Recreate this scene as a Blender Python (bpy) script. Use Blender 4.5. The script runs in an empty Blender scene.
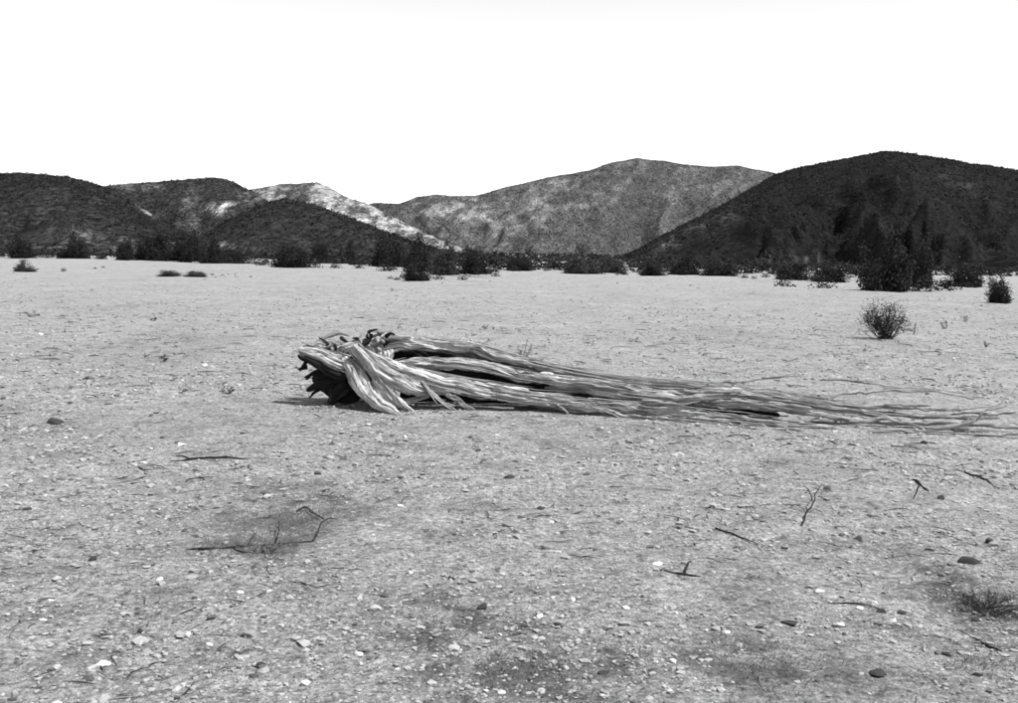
import bpy, math, random
import numpy as np
from mathutils import Vector, Matrix
R = math.radians
rng = np.random.default_rng(7)
random.seed(7)
S = bpy.context.scene
C = S.collection

# ------------------------------------------------------------------ camera
FPX = 1058.0                     # focal length in photo pixels (photo 1018 wide)
CX, CY = 509.0, 351.5
CAM = Vector((0, 0, 1.5))
PITCH = math.atan((CY - 253.0) / FPX)
ROLL = R(1.0)
cd = bpy.data.cameras.new('camera'); cam = bpy.data.objects.new('camera', cd); C.objects.link(cam)
cd.sensor_width = 36.0; cd.lens = FPX / 1018.0 * 36.0; cd.clip_start = 0.05; cd.clip_end = 20000
cam.matrix_world = (Matrix.Translation(CAM) @ Matrix.Rotation(math.pi / 2 - PITCH, 4, 'X') @ Matrix.Rotation(ROLL, 4, 'Z'))
S.camera = cam
S.cycles.filter_width = 1.9        # the old lens is a little soft

# ------------------------------------------------------------------ sky, sun, exposure
SUN_EL, SUN_AZ = 60.0, 112.0      # azimuth measured from the view direction (+Y) towards +X
w = bpy.data.worlds.new('World'); S.world = w; w.use_nodes = True
nt = w.node_tree; nt.nodes.clear()
sky = nt.nodes.new('ShaderNodeTexSky'); sky.sky_type = 'NISHITA'; sky.sun_disc = False
sky.sun_elevation = R(SUN_EL); sky.sun_rotation = R(SUN_AZ)
sky.air_density = 1.5; sky.dust_density = 0.0; sky.ozone_density = 1.0
bw = nt.nodes.new('ShaderNodeRGBToBW')
bg = nt.nodes.new('ShaderNodeBackground'); bg.inputs['Strength'].default_value = 0.145
wo = nt.nodes.new('ShaderNodeOutputWorld')
nt.links.new(sky.outputs[0], bw.inputs[0]); nt.links.new(bw.outputs[0], bg.inputs[0]); nt.links.new(bg.outputs[0], wo.inputs[0])
sl = bpy.data.lights.new('sun', 'SUN'); sl.energy = 5.0; sl.angle = R(0.5); sl.color = (1, 1, 1)
sun = bpy.data.objects.new('sun', sl); C.objects.link(sun)
sdir = Vector((math.sin(R(SUN_AZ)) * math.cos(R(SUN_EL)), math.cos(R(SUN_AZ)) * math.cos(R(SUN_EL)), math.sin(R(SUN_EL))))
sun.rotation_euler = sdir.to_track_quat('Z', 'Y').to_euler(); sun.location = (0, 0, 30)
S.view_settings.view_transform = 'Standard'; S.view_settings.look = 'None'
S.view_settings.exposure = 0.6; S.view_settings.gamma = 1.0; S.view_settings.use_curve_mapping = False

# ------------------------------------------------------------------ helpers
ROT = np.array(cam.matrix_world.to_3x3())
def ray(u, v):
    """photo pixel -> direction with y component 1"""
    d = ROT @ np.array([(u - CX) / FPX, -(v - CY) / FPX, -1.0])
    return d / d[1]
def rays(u, v):
    d = np.stack([(u - CX) / FPX, -(v - CY) / FPX, -np.ones_like(u)], -1) @ ROT.T
    return d / d[:, 1:2]
def project(P):
    q = (P - np.array(CAM)) @ ROT
    z = np.minimum(q[:, 2], -1e-3)
    return CX + FPX * q[:, 0] / -z, CY - FPX * q[:, 1] / -z

def h2(ix, iy, seed):
    ix = ix.astype(np.int64); iy = iy.astype(np.int64)
    h = (ix * 374761393 + iy * 668265263 + seed * 974634777) & 0xffffffff
    h = ((h ^ (h >> 13)) * 1274126177) & 0xffffffff
    h = (h ^ (h >> 16)) & 0xffffffff
    return h / 4294967295.0
def vnoise(x, y, seed=0):
    x = np.asarray(x, float); y = np.asarray(y, float)
    ix = np.floor(x); iy = np.floor(y); fx = x - ix; fy = y - iy
    fx = fx * fx * fx * (fx * (fx * 6 - 15) + 10); fy = fy * fy * fy * (fy * (fy * 6 - 15) + 10)
    a = h2(ix, iy, seed); b = h2(ix + 1, iy, seed); c = h2(ix, iy + 1, seed); d = h2(ix + 1, iy + 1, seed)
    return (a * (1 - fx) + b * fx) * (1 - fy) + (c * (1 - fx) + d * fx) * fy
def fbm(x, y, seed=0, o=4):
    s = 0; a = 0.5; t = 0
    for i in range(o):
        s = s + a * vnoise(x * 2 ** i + i * 17.3, y * 2 ** i - i * 9.1, seed + i); t += a; a *= 0.5
    return s / t

def gh(x, y):
    """height of the ground sheet"""
    x = np.asarray(x, float); y = np.asarray(y, float)
    far = np.clip((np.abs(y) - 6) / 60, 0, 1)
    z = (fbm(x * .55, y * .55, 3, 3) - .5) * .07
    z = z + (fbm(x * 3.1, y * 3.1, 11, 3) - .5) * .028 * (1 - far)
    z = z + (fbm(x * .07, y * .07, 23, 3) - .5) * .5 * far
    return z
def ground_at(u, v):
    d = ray(u, v); t = -CAM.z / d[2]
    for _ in range(4):
        t = (float(gh(d[0] * t, d[1] * t)) - CAM.z) / d[2]
    return np.array([d[0] * t, t, CAM.z + d[2] * t])

def fast_mesh(name, V, F, smooth=True, uv=None, attrs=None):
    V = np.asarray(V, np.float32); F = np.asarray(F, np.int32); k = F.shape[1]
    me = bpy.data.meshes.new(name)
    me.vertices.add(len(V)); me.vertices.foreach_set('co', V.ravel())
    me.loops.add(F.size); me.loops.foreach_set('vertex_index', F.ravel())
    me.polygons.add(len(F)); me.polygons.foreach_set('loop_start', np.arange(len(F), dtype=np.int32) * k)
    me.polygons.foreach_set('loop_total', np.full(len(F), k, np.int32))
    me.polygons.foreach_set('use_smooth', np.full(len(F), smooth, bool))
    me.update(calc_edges=True)
    if uv is not None:
        l = me.uv_layers.new(name='UVMap'); l.data.foreach_set('uv', np.asarray(uv, np.float32)[F.ravel()].ravel())
    for n, a in (attrs or {}).items():
        t = me.attributes.new(n, 'FLOAT', 'POINT'); t.data.foreach_set('value', np.asarray(a, np.float32))
    me.validate()
    return me
def add(name, me, m, parent=None, loc=None, kind=None):
    o = bpy.data.objects.new(name, me); C.objects.link(o)
    if m is not None and len(me.materials) == 0: me.materials.append(m)
    if parent is not None: o.parent = parent
    if loc is not None: o.location = loc
    if kind: o['kind'] = kind
    return o
def tag(o, label, cat, group=None, kind=None):
    o['label'] = label; o['category'] = cat
    if group: o['group'] = group
    if kind: o['kind'] = kind
    return o
def empty(name, loc):
    o = bpy.data.objects.new(name, None); C.objects.link(o); o.location = loc; o.empty_display_size = .1
    return o

class Mat:
    def __init__(s, name, rough=.9, spec=.15):
        s.m = bpy.data.materials.new(name); s.m.use_nodes = True; s.t = s.m.node_tree
        s.b = s.t.nodes['Principled BSDF']; s.b.inputs['Roughness'].default_value = rough
        s.b.inputs['Specular IOR Level'].default_value = spec
    def n(s, typ, **kw):
        o = s.t.nodes.new(typ)
        for k, v in kw.items():
            if k in o.inputs: o.inputs[k].default_value = v
            else: setattr(o, k, v)
        return o
    def l(s, a, b): s.t.links.new(a, b)
    def coords(s, scale=(1, 1, 1), kind='Object'):
        c = s.n('ShaderNodeTexCoord'); mp = s.n('ShaderNodeMapping'); mp.inputs['Scale'].default_value = scale
        s.l(c.outputs[kind], mp.inputs[0]); return mp.outputs[0]
    def noise(s, vec, scale, detail=4, rough=.6):
        o = s.n('ShaderNodeTexNoise'); o.inputs['Scale'].default_value = scale
        o.inputs['Detail'].default_value = detail; o.inputs['Roughness'].default_value = rough
        s.l(vec, o.inputs['Vector']); return o.outputs['Fac']
    def attr(s, name):
        o = s.n('ShaderNodeAttribute'); o.attribute_name = name; return o.outputs['Fac']
    def math(s, op, a, b=0.0, clamp=False):
        o = s.n('ShaderNodeMath'); o.operation = op; o.use_clamp = clamp
        for i, x in enumerate((a, b)):
            if isinstance(x, (int, float)): o.inputs[i].default_value = x
            else: s.l(x, o.inputs[i])
        return o.outputs[0]
    def rmap(s, a, f0, f1, t0, t1):
        o = s.n('ShaderNodeMapRange'); s.l(a, o.inputs[0])
        for i, x in enumerate((f0, f1, t0, t1)): o.inputs[i + 1].default_value = x
        return o.outputs[0]
    def bump(s, h, strength, dist, normal=None):
        o = s.n('ShaderNodeBump'); o.inputs['Strength'].default_value = strength; o.inputs['Distance'].default_value = dist
        s.l(h, o.inputs['Height'])
        if normal is not None: s.l(normal, o.inputs['Normal'])
        return o.outputs[0]
    def done(s, val, normal=None):
        if isinstance(val, (int, float)): s.b.inputs['Base Color'].default_value = (val, val, val, 1)
        else: s.l(val, s.b.inputs['Base Color'])
        if normal is not None: s.l(normal, s.b.inputs['Normal'])
        return s.m

# ------------------------------------------------------------------ materials
def mat_ground():
    m = Mat('desert_gravel_soil'); v = m.coords()
    big = m.noise(v, .35, 5); mid = m.noise(v, 3.2, 5, .65); fine = m.noise(v, 38, 6, .75); grit = m.noise(v, 170, 3, .8)
    base = m.rmap(big, .3, .7, .24, .30)
    k = m.math('MULTIPLY', base, m.rmap(mid, .3, .7, .74, 1.22))
    k = m.math('MULTIPLY', k, m.rmap(fine, .32, .68, .5, 1.5))
    k = m.math('MULTIPLY', k, m.rmap(grit, .3, .7, .5, 1.5))
    vo = m.n('ShaderNodeTexVoronoi'); vo.inputs['Scale'].default_value = 62; m.l(v, vo.inputs['Vector'])
    bwv = m.n('ShaderNodeSeparateColor'); m.l(vo.outputs['Color'], bwv.inputs[0])
    k = m.math('MULTIPLY', k, m.rmap(bwv.outputs[0], 0, 1, .72, 1.25))
    k = m.math('MULTIPLY', k, m.rmap(m.attr('dark'), 0, 1, 1, .42))
    sp = m.noise(v, 11, 4, .7); sp2 = m.noise(v, 1.7, 5, .7); sp3 = m.noise(v, 27, 3, .7)
    k = m.math('MULTIPLY', k, m.rmap(sp, .54, .66, 1, .5)); k = m.math('MULTIPLY', k, m.rmap(sp2, .54, .7, 1, .62)); k = m.math('MULTIPLY', k, m.rmap(sp3, .55, .67, 1, .45))
    k = m.math('MULTIPLY', k, m.rmap(sp3, .32, .42, 1.5, 1))
    h = m.math('ADD', m.math('MULTIPLY', fine, .8), m.math('MULTIPLY', m.math('SUBTRACT', .6, vo.outputs['Distance']), .55))
    nb = m.bump(h, .95, .026)
    nb = m.bump(grit, .8, .006, nb)
    return m.done(k, nb)
def mat_stone(name, alb):
    m = Mat(name, .85, .25); v = m.coords()
    a = m.noise(v, 2.2, 5); b = m.noise(v, 14, 4, .7)
    k = m.math('MULTIPLY', m.rmap(a, .3, .7, alb * .75, alb * 1.15), m.rmap(b, .25, .75, .75, 1.2))
    return m.done(k, m.bump(b, .4, .05))
def mat_gravel():
    m = Mat('loose_gravel', .88, .2); v = m.coords()
    b = m.noise(v, 90, 3, .7)
    return m.done(m.math('MULTIPLY', m.attr('tone'), m.rmap(b, .25, .75, .75, 1.2)), m.bump(b, .3, .004))
def mat_wood(name, lo, hi):
    m = Mat(name, .9, .12); uv = m.coords((7, 1.1, 1), 'UV'); uv2 = m.coords((26, 2.6, 1), 'UV'); ob = m.coords()
    a = m.noise(uv, 1.6, 5, .65); b = m.noise(uv2, 1.5, 4, .7); c = m.noise(ob, 5, 4, .6)
    k = m.math('MULTIPLY', m.rmap(a, .3, .68, lo, hi), m.rmap(b, .28, .66, .55, 1.2))
    uv3 = m.coords((11, .8, 1), 'UV'); d = m.noise(uv3, 1.4, 5, .7); k = m.math('MULTIPLY', k, m.rmap(d, .40, .475, .2, 1))
    k = m.math('MULTIPLY', k, m.rmap(c, .3, .7, .72, 1.12))
    nb = m.bump(m.rmap(d, .38, .52, 0, 1), .9, .02); nb = m.bump(b, .9, .014, nb); nb = m.bump(a, .7, .03, nb)
    return m.done(k, nb)
def mat_plain(name, lo, hi, scale=6, rough=.9):
    m = Mat(name, rough, .1); a = m.noise(m.coords(), scale, 4, .6)
    return m.done(m.rmap(a, .3, .7, lo, hi), None)
def mat_leaf(name, lo, hi):
    m = Mat(name, .75, .15); a = m.noise(m.coords(), 5, 3, .6)
    m.b.inputs['Transmission Weight'].default_value = 0
    return m.done(m.rmap(a, .3, .7, lo, hi))
def mat_hill(name, dark, pale):
    m = Mat(name, .95, .05); v = m.coords()
    vs = m.coords((1, .14, 1.1))      # texture runs down the fall line of the slopes
    a = m.noise(v, .012, 6, .6); b = m.noise(vs, .12, 5, .75); c = m.noise(vs, .4, 4, .8)
    k = m.math('MULTIPLY', m.rmap(a, .3, .7, .75, 1.25), m.rmap(b, .25, .75, .55, 1.45))
    k = m.math('MULTIPLY', k, m.rmap(c, .3, .7, .2, 1.8))
    e = m.noise(vs, 1.0, 3, .75); k = m.math('MULTIPLY', k, m.rmap(e, .36, .64, .25, 1.9))
    f = m.math('MULTIPLY', m.attr('bare'), m.rmap(b, .3, .62, .55, 1.25), True)
    mx = m.math('ADD', m.math('MULTIPLY', m.math('SUBTRACT', 1.0, f), dark), m.math('MULTIPLY', f, pale))
    return m.done(m.math('MULTIPLY', mx, k), m.bump(b, .6, 3.0))
M_GROUND = mat_ground(); M_GRAVEL = mat_gravel()
M_PALE = mat_stone('pale_quartz_stone', .55); M_MID = mat_stone('grey_stone', .2); M_DARK = mat_stone('dark_varnished_stone', .035)
M_WOOD = mat_wood('bleached_dead_wood', .5, .8); M_BARK_SHADE = mat_wood('dark_bark_and_shade', .015, .045)  # dark tone: bark on stubs, painted shade in trunk gaps and root hollow
M_TWIG = mat_wood('grey_twig', .05, .11); M_DTWIG = mat_wood('dark_twig', .04, .085)
M_LEAF = mat_leaf('dark_shrub_foliage', .008, .02); M_LEAF2 = mat_leaf('grey_shrub_foliage', .03, .05)
M_STEM = mat_plain('shrub_stem', .03, .05); M_GRASS = mat_plain('dry_grass', .08, .15)
M_SCRUB = mat_leaf('hillside_scrub_foliage', .010, .020)

# ------------------------------------------------------------------ ground sheet
def px_ellipses(lst):
    out = []
    for (u, v, ru, rv, a) in lst:
        p = ground_at(u, v); q = ground_at(u + ru, v); f = ground_at(u, v - rv); n = ground_at(u, v + rv)
        out.append((p[0], (f[1] + n[1]) / 2, abs(q[0] - p[0]), (f[1] - n[1]) / 2, a))
    return out
def blobs(x, y, lst):
    r = np.zeros_like(x)
    for (cx, cy, rx, ry, a) in lst:
        r = np.maximum(r, a * np.exp(-(((x - cx) / rx) ** 2 + ((y - cy) / ry) ** 2)))
    return r
DARK = px_ellipses([(460, 622, 100, 34, 1.0), (530, 672, 120, 30, 1.3), (760, 665, 95, 28, 1.0), (985, 612, 34, 46, 1.9), (985, 668, 40, 20, .5),
                    (280, 515, 90, 34, .85), (230, 550, 75, 12, .7), (40, 668, 40, 30, .5), (125, 345, 50, 18, .3), (105, 310, 18, 8, .4), (330, 402, 45, 8, .3),
                    (350, 610, 40, 20, .25), (160, 605, 40, 20, .3), (640, 650, 50, 20, .35), (900, 500, 30, 8, .3), (185, 274, 40, 3, .5), (860, 395, 60, 6, .3), (770, 590, 22, 14, .3)])
SAND = px_ellipses([(620, 555, 60, 28, 1), (725, 570, 55, 30, .9), (905, 600, 40, 30, .9), (560, 590, 40, 12, .5), (300, 460, 60, 12, .4), (130, 590, 60, 22, .4)])
def build_ground():
    ys = [-8.0]
    while ys[-1] < 1.8: ys.append(ys[-1] + .35)
    while ys[-1] < 9000:
        y = ys[-1]; ys.append(y * (1.0065 if y < 13 else 1.015 if y < 40 else 1.045))
    ys = np.array(ys); n = 560
    t = np.linspace(-1, 1, n); t = np.sign(t) * (.72 * np.abs(t) + .28 * np.abs(t) ** 3)
    Y = np.repeat(ys[:, None], n, 1); X = t[None, :] * (np.maximum(Y, 0) * 1.1 + 3.0)
    x = X.ravel(); y = Y.ravel(); z = gh(x, y)
    near = np.clip((16 - y) / 8, 0, 1)
    z = z + (fbm(x * 14, y * 14, 41, 3) - .5) * .016 * near
    i = np.arange(len(ys) - 1)[:, None] * n + np.arange(n - 1)[None, :]; i = i.ravel()
    F = np.stack([i, i + 1, i + n + 1, i + n], -1)
    dk = blobs(x, y, DARK) * np.clip((fbm(x * 7, y * 7, 51, 5) - .5) * 5 + .62, .12, 1.25)
    dk = dk + np.clip(fbm(x * .9, y * .35, 61, 4) - .58, 0, 1) * 1.1 * np.clip((60 - y) / 50, 0, 1)
    me = fast_mesh('ground', np.stack([x, y, z], -1), F, True, attrs={'dark': np.clip(dk, 0, 1)})
    o = add('ground', me, M_GROUND); tag(o, 'pale gravelly desert plain stretching to the hills', 'ground', kind='structure')
build_ground()

# ------------------------------------------------------------------ hills
def build_hill(name, label, sky, yf, yr, dark, pale, patches, bare0, seed, spur=.13, rows=70, step=2.0, back=1.6, power=1.0):
    us = np.arange(sky[0][0], sky[-1][0] + .1, step); vs = np.interp(us, [p[0] for p in sky], [p[1] for p in sky])
    vs = vs + (fbm(us * .06, us * 0, seed + 5, 3) - .5) * 2.2
    d = rays(us, vs)
    H = np.maximum(CAM.z + d[:, 2] * yr, -1.0)
    t = np.concatenate([np.linspace(0, 1, rows), 1 + np.linspace(.04, 1, 22) * back])
    T, HH = np.meshgrid(t, H, indexing='ij'); DX = np.repeat(d[None, :, 0], len(t), 0)
    Y = yf + (yr - yf) * T; X = DX * Y
    tt = np.clip(T, 0, 1); prof = np.where(T <= 1, tt ** power, 1 - ((T - 1) / back) ** 1.4)
    env = np.where(T <= 1, 6.75 * tt * (1 - tt) ** 2, np.clip((T - 1) / back * 2, 0, 1))
    warp = (fbm(X / 130, Y / 130, seed + 9, 3) - .5) * 90
    xs = X * yr / Y + warp
    rid = 1 - np.abs(2 * fbm(xs / 95 * 600 / yr, Y / 420 * 600 / yr, seed, 3) - 1) * 1.8
    rid2 = 1 - np.abs(2 * fbm(xs / 38 * 600 / yr, Y / 120 * 600 / yr, seed + 3, 3) - 1) * 1.8
    rid3 = 1 - np.abs(2 * fbm(xs / 15 * 600 / yr, Y / 60 * 600 / yr, seed + 7, 2) - 1) * 1.8
    n = ((rid - .95) * .75 + (rid2 - .95) * .4 + (rid3 - .95) * .16) * .75
    Z = HH * (prof + env * spur * n * 1.6) + (fbm(X / 9, Y / 9, seed + 21, 3) - .5) * .03 * HH * np.minimum(1, env * 3 + .15) - .4
    P = np.stack([X.ravel(), Y.ravel(), Z.ravel()], -1)
    pu, pv = project(P); b = np.full(len(P), float(bare0))
    for (u, v, ru, rv, ang, a) in patches:
        c, s = math.cos(R(ang)), math.sin(R(ang)); du = pu - u; dv = pv - v
        e = ((du * c + dv * s) / ru) ** 2 + ((-du * s + dv * c) / rv) ** 2
        b = np.maximum(b, a * np.exp(-e ** 1.5)) if a > 0 else b * (1 - (-a) * np.exp(-e ** 1.5))
    nz = np.clip((fbm(pu / 7 + pv / 9, pv / 5 - pu / 30, seed + 31, 4) - .5) * 3.2 + .55, 0, 1.4)
    b = np.clip(b * (.12 + 1.1 * nz) * np.clip(.35 + rid2.ravel() * 1.1, .3, 1.2), 0, 1)
    m = len(us); i = (np.arange(len(t) - 1)[:, None] * m + np.arange(m - 1)[None, :]).ravel()
    F = np.stack([i, i + 1, i + m + 1, i + m], -1)
    me = fast_mesh(name, P, F, True, attrs={'bare': b})
    o = add(name, me, mat_hill(name + '_soil', dark, pale)); tag(o, label, 'hill', kind='structure')
    front = np.arange(rows * m); return P[front].reshape(rows, m, 3), b[front].reshape(rows, m)
HILLS = []
HILLS.append((build_hill('hill', 'long grey middle hill with pale slope rising behind the gap',
    [(250, 262), (310, 225), (340, 210), (375, 203), (400, 204), (418, 196), (435, 194), (460, 196), (475, 195), (500, 188), (530, 181), (560, 175), (590, 170), (612, 162), (637, 157.5), (665, 161), (700, 166), (740, 166), (775, 173), (830, 190), (900, 222), (960, 258)],
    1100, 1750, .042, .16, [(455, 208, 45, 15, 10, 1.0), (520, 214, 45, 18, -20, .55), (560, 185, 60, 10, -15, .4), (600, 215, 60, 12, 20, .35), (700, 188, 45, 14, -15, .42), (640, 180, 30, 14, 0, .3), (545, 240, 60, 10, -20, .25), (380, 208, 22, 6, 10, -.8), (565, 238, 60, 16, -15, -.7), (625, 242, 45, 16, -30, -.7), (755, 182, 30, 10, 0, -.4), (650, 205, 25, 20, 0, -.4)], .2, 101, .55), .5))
HILLS.append((build_hill('hill', 'pale bare hill with a light ridge dropping to the right',
    [(190, 262), (225, 205), (250, 189), (262, 187), (280, 184), (300, 183), (318, 181), (330, 187), (345, 196), (362, 202), (385, 212), (420, 229), (450, 243), (475, 252), (505, 259)],
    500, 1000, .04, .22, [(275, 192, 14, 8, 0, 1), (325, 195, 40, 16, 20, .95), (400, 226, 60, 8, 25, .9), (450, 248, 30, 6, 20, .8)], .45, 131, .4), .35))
HILLS.append((build_hill('hill', 'dark rounded hill with two small pale bare patches',
    [(20, 262), (60, 205), (90, 188), (110, 184), (135, 182), (160, 181), (185, 179), (210, 177), (222, 178), (235, 182), (246, 188), (262, 196), (290, 215), (330, 245), (360, 262)],
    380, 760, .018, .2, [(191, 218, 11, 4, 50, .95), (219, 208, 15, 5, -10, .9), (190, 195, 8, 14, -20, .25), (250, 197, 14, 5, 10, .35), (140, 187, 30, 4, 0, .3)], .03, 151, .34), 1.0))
HILLS.append((build_hill('hill', 'dark scrub covered hill at the left edge with a pale strip',
    [(-170, 190), (-90, 178), (-30, 172), (15, 172.5), (45, 173), (70, 176), (95, 182), (115, 190), (138, 205), (160, 218), (192, 236), (225, 249), (260, 260)],
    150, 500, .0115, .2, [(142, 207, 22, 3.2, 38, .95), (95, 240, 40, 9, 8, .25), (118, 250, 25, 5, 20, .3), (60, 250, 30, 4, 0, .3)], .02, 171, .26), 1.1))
HILLS.append((build_hill('hill', 'dark pointed front hill left of the gap',
    [(165, 262), (195, 240), (225, 220), (250, 208), (268, 201), (283, 197), (298, 200), (320, 206), (345, 215), (375, 226), (405, 238), (440, 249), (480, 257), (510, 262)],
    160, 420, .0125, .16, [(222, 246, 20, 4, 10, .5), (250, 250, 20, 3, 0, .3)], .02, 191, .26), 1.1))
HILLS.append((build_hill('hill', 'large nearly black hill on the right',
    [(575, 268), (610, 262), (640, 248), (665, 233), (690, 221), (720, 205), (745, 192), (765, 180), (778, 172), (800, 167), (830, 160), (860, 154), (888, 150), (910, 152), (930, 156), (965, 161), (1003, 167), (1060, 176), (1130, 200), (1200, 235)],
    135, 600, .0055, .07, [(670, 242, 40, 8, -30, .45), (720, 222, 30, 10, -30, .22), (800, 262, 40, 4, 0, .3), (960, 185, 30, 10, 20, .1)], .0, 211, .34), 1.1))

# scrub on the hills and beyond the plain: nobody could count it
def dome_shrubs(pos, rad, hgt, k=12, seed=1, ts=.22):
    r = np.random.default_rng(seed); n = len(pos)
    th = r.uniform(0, 2 * math.pi, (n, k)); ph = np.arccos(r.uniform(0.02, 1, (n, k))); q = r.uniform(.25, 1, (n, k))
    c = np.stack([np.sin(ph) * np.cos(th) * q * rad[:, None], np.sin(ph) * np.sin(th) * q * rad[:, None], np.cos(ph) * q * hgt[:, None]], -1) + pos[:, None, :]
    V = c[:, :, None, :] + r.normal(0, 1, (n, k, 3, 3)) * (np.minimum(rad, hgt) * ts)[:, None, None, None]
    return V.reshape(-1, 3), np.arange(n * k * 3).reshape(-1, 3)
def scatter_hills():
    P_, R_, H_ = [], [], []
    for idx, ((P, b), dens) in enumerate(HILLS):
        rows, m, _ = P.shape; r = np.random.default_rng(300 + idx)
        A = P[:-1, :-1]; nx = np.linalg.norm(P[:-1, 1:] - A, axis=-1); ny = np.linalg.norm(P[1:, :-1] - A, axis=-1); area = nx * ny
        # number wanted follows how large each patch of slope is on the ground, thinned on bare soil
        lam = area * dens * np.clip(1 - 1.25 * b[:-1, :-1], .02, 1) * (.08, .08, .06, .14, .14, .14)[idx]
        lam = lam * (.7 + .6 * fbm(A[..., 0] / 30, A[..., 1] / 30, 77 + idx, 3))
        lam = lam * (P[:-1, :-1, 2] > .3); lam *= min(1, (15000, 9000, 10000, 18000, 13000, 24000)[idx] / max(1, lam.sum()))
        k = r.poisson(lam); I, J = np.nonzero(k); rep = k[I, J]; I = np.repeat(I, rep); J = np.repeat(J, rep)
        f, g = r.random(len(I)), r.random(len(I))
        p = (P[I, J] * ((1 - f) * (1 - g))[:, None] + P[I + 1, J] * (f * (1 - g))[:, None] + P[I, J + 1] * ((1 - f) * g)[:, None] + P[I + 1, J + 1] * (f * g)[:, None])
        s = np.clip(r.lognormal(0, .35, len(I)), .3, 1.6); s = s * np.clip(p[:, 1] / 380, .55, 1); P_.append(p); q_ = (1.2, 1.1, .95, .7, .7, .72)[idx]; R_.append(s * q_); H_.append(s * q_ * .9)
    P = np.concatenate(P_); V, F = dome_shrubs(P, np.concatenate(R_), np.concatenate(H_), 12, 5, .27)
    o = add('hillside_scrub', fast_mesh('hillside_scrub', V, F, False), M_SCRUB)
    tag(o, 'dark desert scrub dotted over the slopes of the hills', 'scrub', kind='stuff')
    print('hill shrubs', len(P))
scatter_hills()
# ------------------------------------------------------------------ tubes (stems, strands, twigs)
def crom(P, n):
    P = np.asarray(P, float); Q = np.vstack([2 * P[0] - P[1], P, 2 * P[-1] - P[-2]])
    t = np.linspace(0, len(P) - 1 - 1e-6, n); i = t.astype(int); f = (t - i)[:, None]
    a, b, c, d = Q[i], Q[i + 1], Q[i + 2], Q[i + 3]
    return .5 * (2 * b + (c - a) * f + (2 * a - 5 * b + 4 * c - d) * f ** 2 + (3 * b - a - 3 * c + d) * f ** 3)
def tube(P, rad, sides=6, n=None, fibre=0.0, lobes=5, twist=0.0, flat=1.0, wob=0.0, seed=0, cap=True):
    """tapered tube along P; returns V, F(quads; tips collapse), UV"""
    n = n or len(P) * 3; C_ = crom(P, n); r = np.interp(np.linspace(0, 1, n), np.linspace(0, 1, len(rad)), rad)
    s = np.concatenate([[0], np.cumsum(np.linalg.norm(np.diff(C_, axis=0), axis=1))])
    if wob:
        for ax in range(3): C_[:, ax] += (fbm(s * 5 + ax * 31, s * 0 + seed, seed + ax, 3) - .5) * wob * np.minimum(1, np.linspace(0, 1, n) * 6)
    T = np.gradient(C_, axis=0); T /= np.linalg.norm(T, axis=1)[:, None] + 1e-9
    N = np.zeros_like(T); up = np.array([0, 0, 1.0]) if abs(T[0][2]) < .85 else np.array([1.0, 0, 0])
    nn = up - T[0] * up.dot(T[0])
    for i in range(n):
        nn = nn - T[i] * nn.dot(T[i]); nn /= np.linalg.norm(nn) + 1e-9; N[i] = nn
    B = np.cross(T, N)
    a = np.linspace(0, 2 * math.pi, sides, endpoint=False)
    A = a[None, :] + (twist * s)[:, None]
    rr = np.repeat(r[:, None], sides, 1)
    if fibre:
        ang = np.repeat(a[None, :], n, 0); SS = np.repeat(s[:, None], sides, 1)
        wav = 3 * fbm(SS * 1.3, ang * 0 + seed, seed, 2)
        f1 = .45 * np.abs(np.sin(ang * lobes / 2 + 1.7 * wav)) + .55 * (1 - np.abs(np.sin(ang * (lobes - 3) / 2 + 2.3 * wav + 1))) 
        ca, sa = np.cos(ang) * 1.7 + 5, np.sin(ang) * 1.7 + 5
        f2 = fbm(ca + SS * .35, sa + seed * 3.3, seed + 4, 3) + fbm(ca * 2.3, sa * 2.3 + SS * 1.1, seed + 8, 2) * .6 - .8
        f3 = np.abs(2 * fbm(ca * 5.5 + wav * .5, sa * 5.5 + SS * .8, seed + 15, 2) - 1)          # fine grooves along the grain
        f4 = fbm(ca * 3 + SS * 9, sa * 3 - SS * 7, seed + 19, 3) - .5                             # chips and knots
        rr = rr * (1 - fibre * .75 + fibre * f1 * 1.1 + fibre * 1.2 * f2 - fibre * 4.5 * np.clip(.17 - f3, 0, 1) + fibre * 1.1 * f4)
    rr[-1] *= .15
    if cap: rr[0] *= .35
    V = C_[:, None, :] + rr[..., None] * (np.cos(A)[..., None] * N[:, None, :] + np.sin(A)[..., None] * B[:, None, :] * flat)
    i = (np.arange(n - 1)[:, None] * sides + np.arange(sides)[None, :]); j = (np.arange(n - 1)[:, None] * sides + (np.arange(sides)[None, :] + 1) % sides)
    F = np.stack([i, j, j + sides, i + sides], -1).reshape(-1, 4)
    U = np.stack([np.repeat((1 - np.abs(np.linspace(-1, 1, sides, endpoint=False)))[None, :], n, 0), np.repeat(s[:, None], sides, 1)], -1).reshape(-1, 2)
    V = V.reshape(-1, 3)
    if cap:   # close both ends with quads folded onto a centre vertex
        c0, c1 = len(V), len(V) + 1; V = np.vstack([V, C_[0], C_[-1]]); U = np.vstack([U, [.5, 0], [.5, s[-1]]])
        q = np.arange(sides); e = (n - 1) * sides
        # triangles written as pairs sharing the centre, two sides at a time
        k = np.arange(0, sides - sides % 2, 2)
        F = np.vstack([F, np.stack([k, np.full_like(k, c0), (k + 2) % sides, k + 1], -1), np.stack([e + k, e + k + 1, e + (k + 2) % sides, np.full_like(k, c1)], -1)])
    return V, F, U
def join(parts):
    V, F, U, o = [], [], [], 0
    for v, f, u in parts:
        V.append(v); F.append(f + o); U.append(u); o += len(v)
    return np.vstack(V), np.vstack(F), np.vstack(U)

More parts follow.
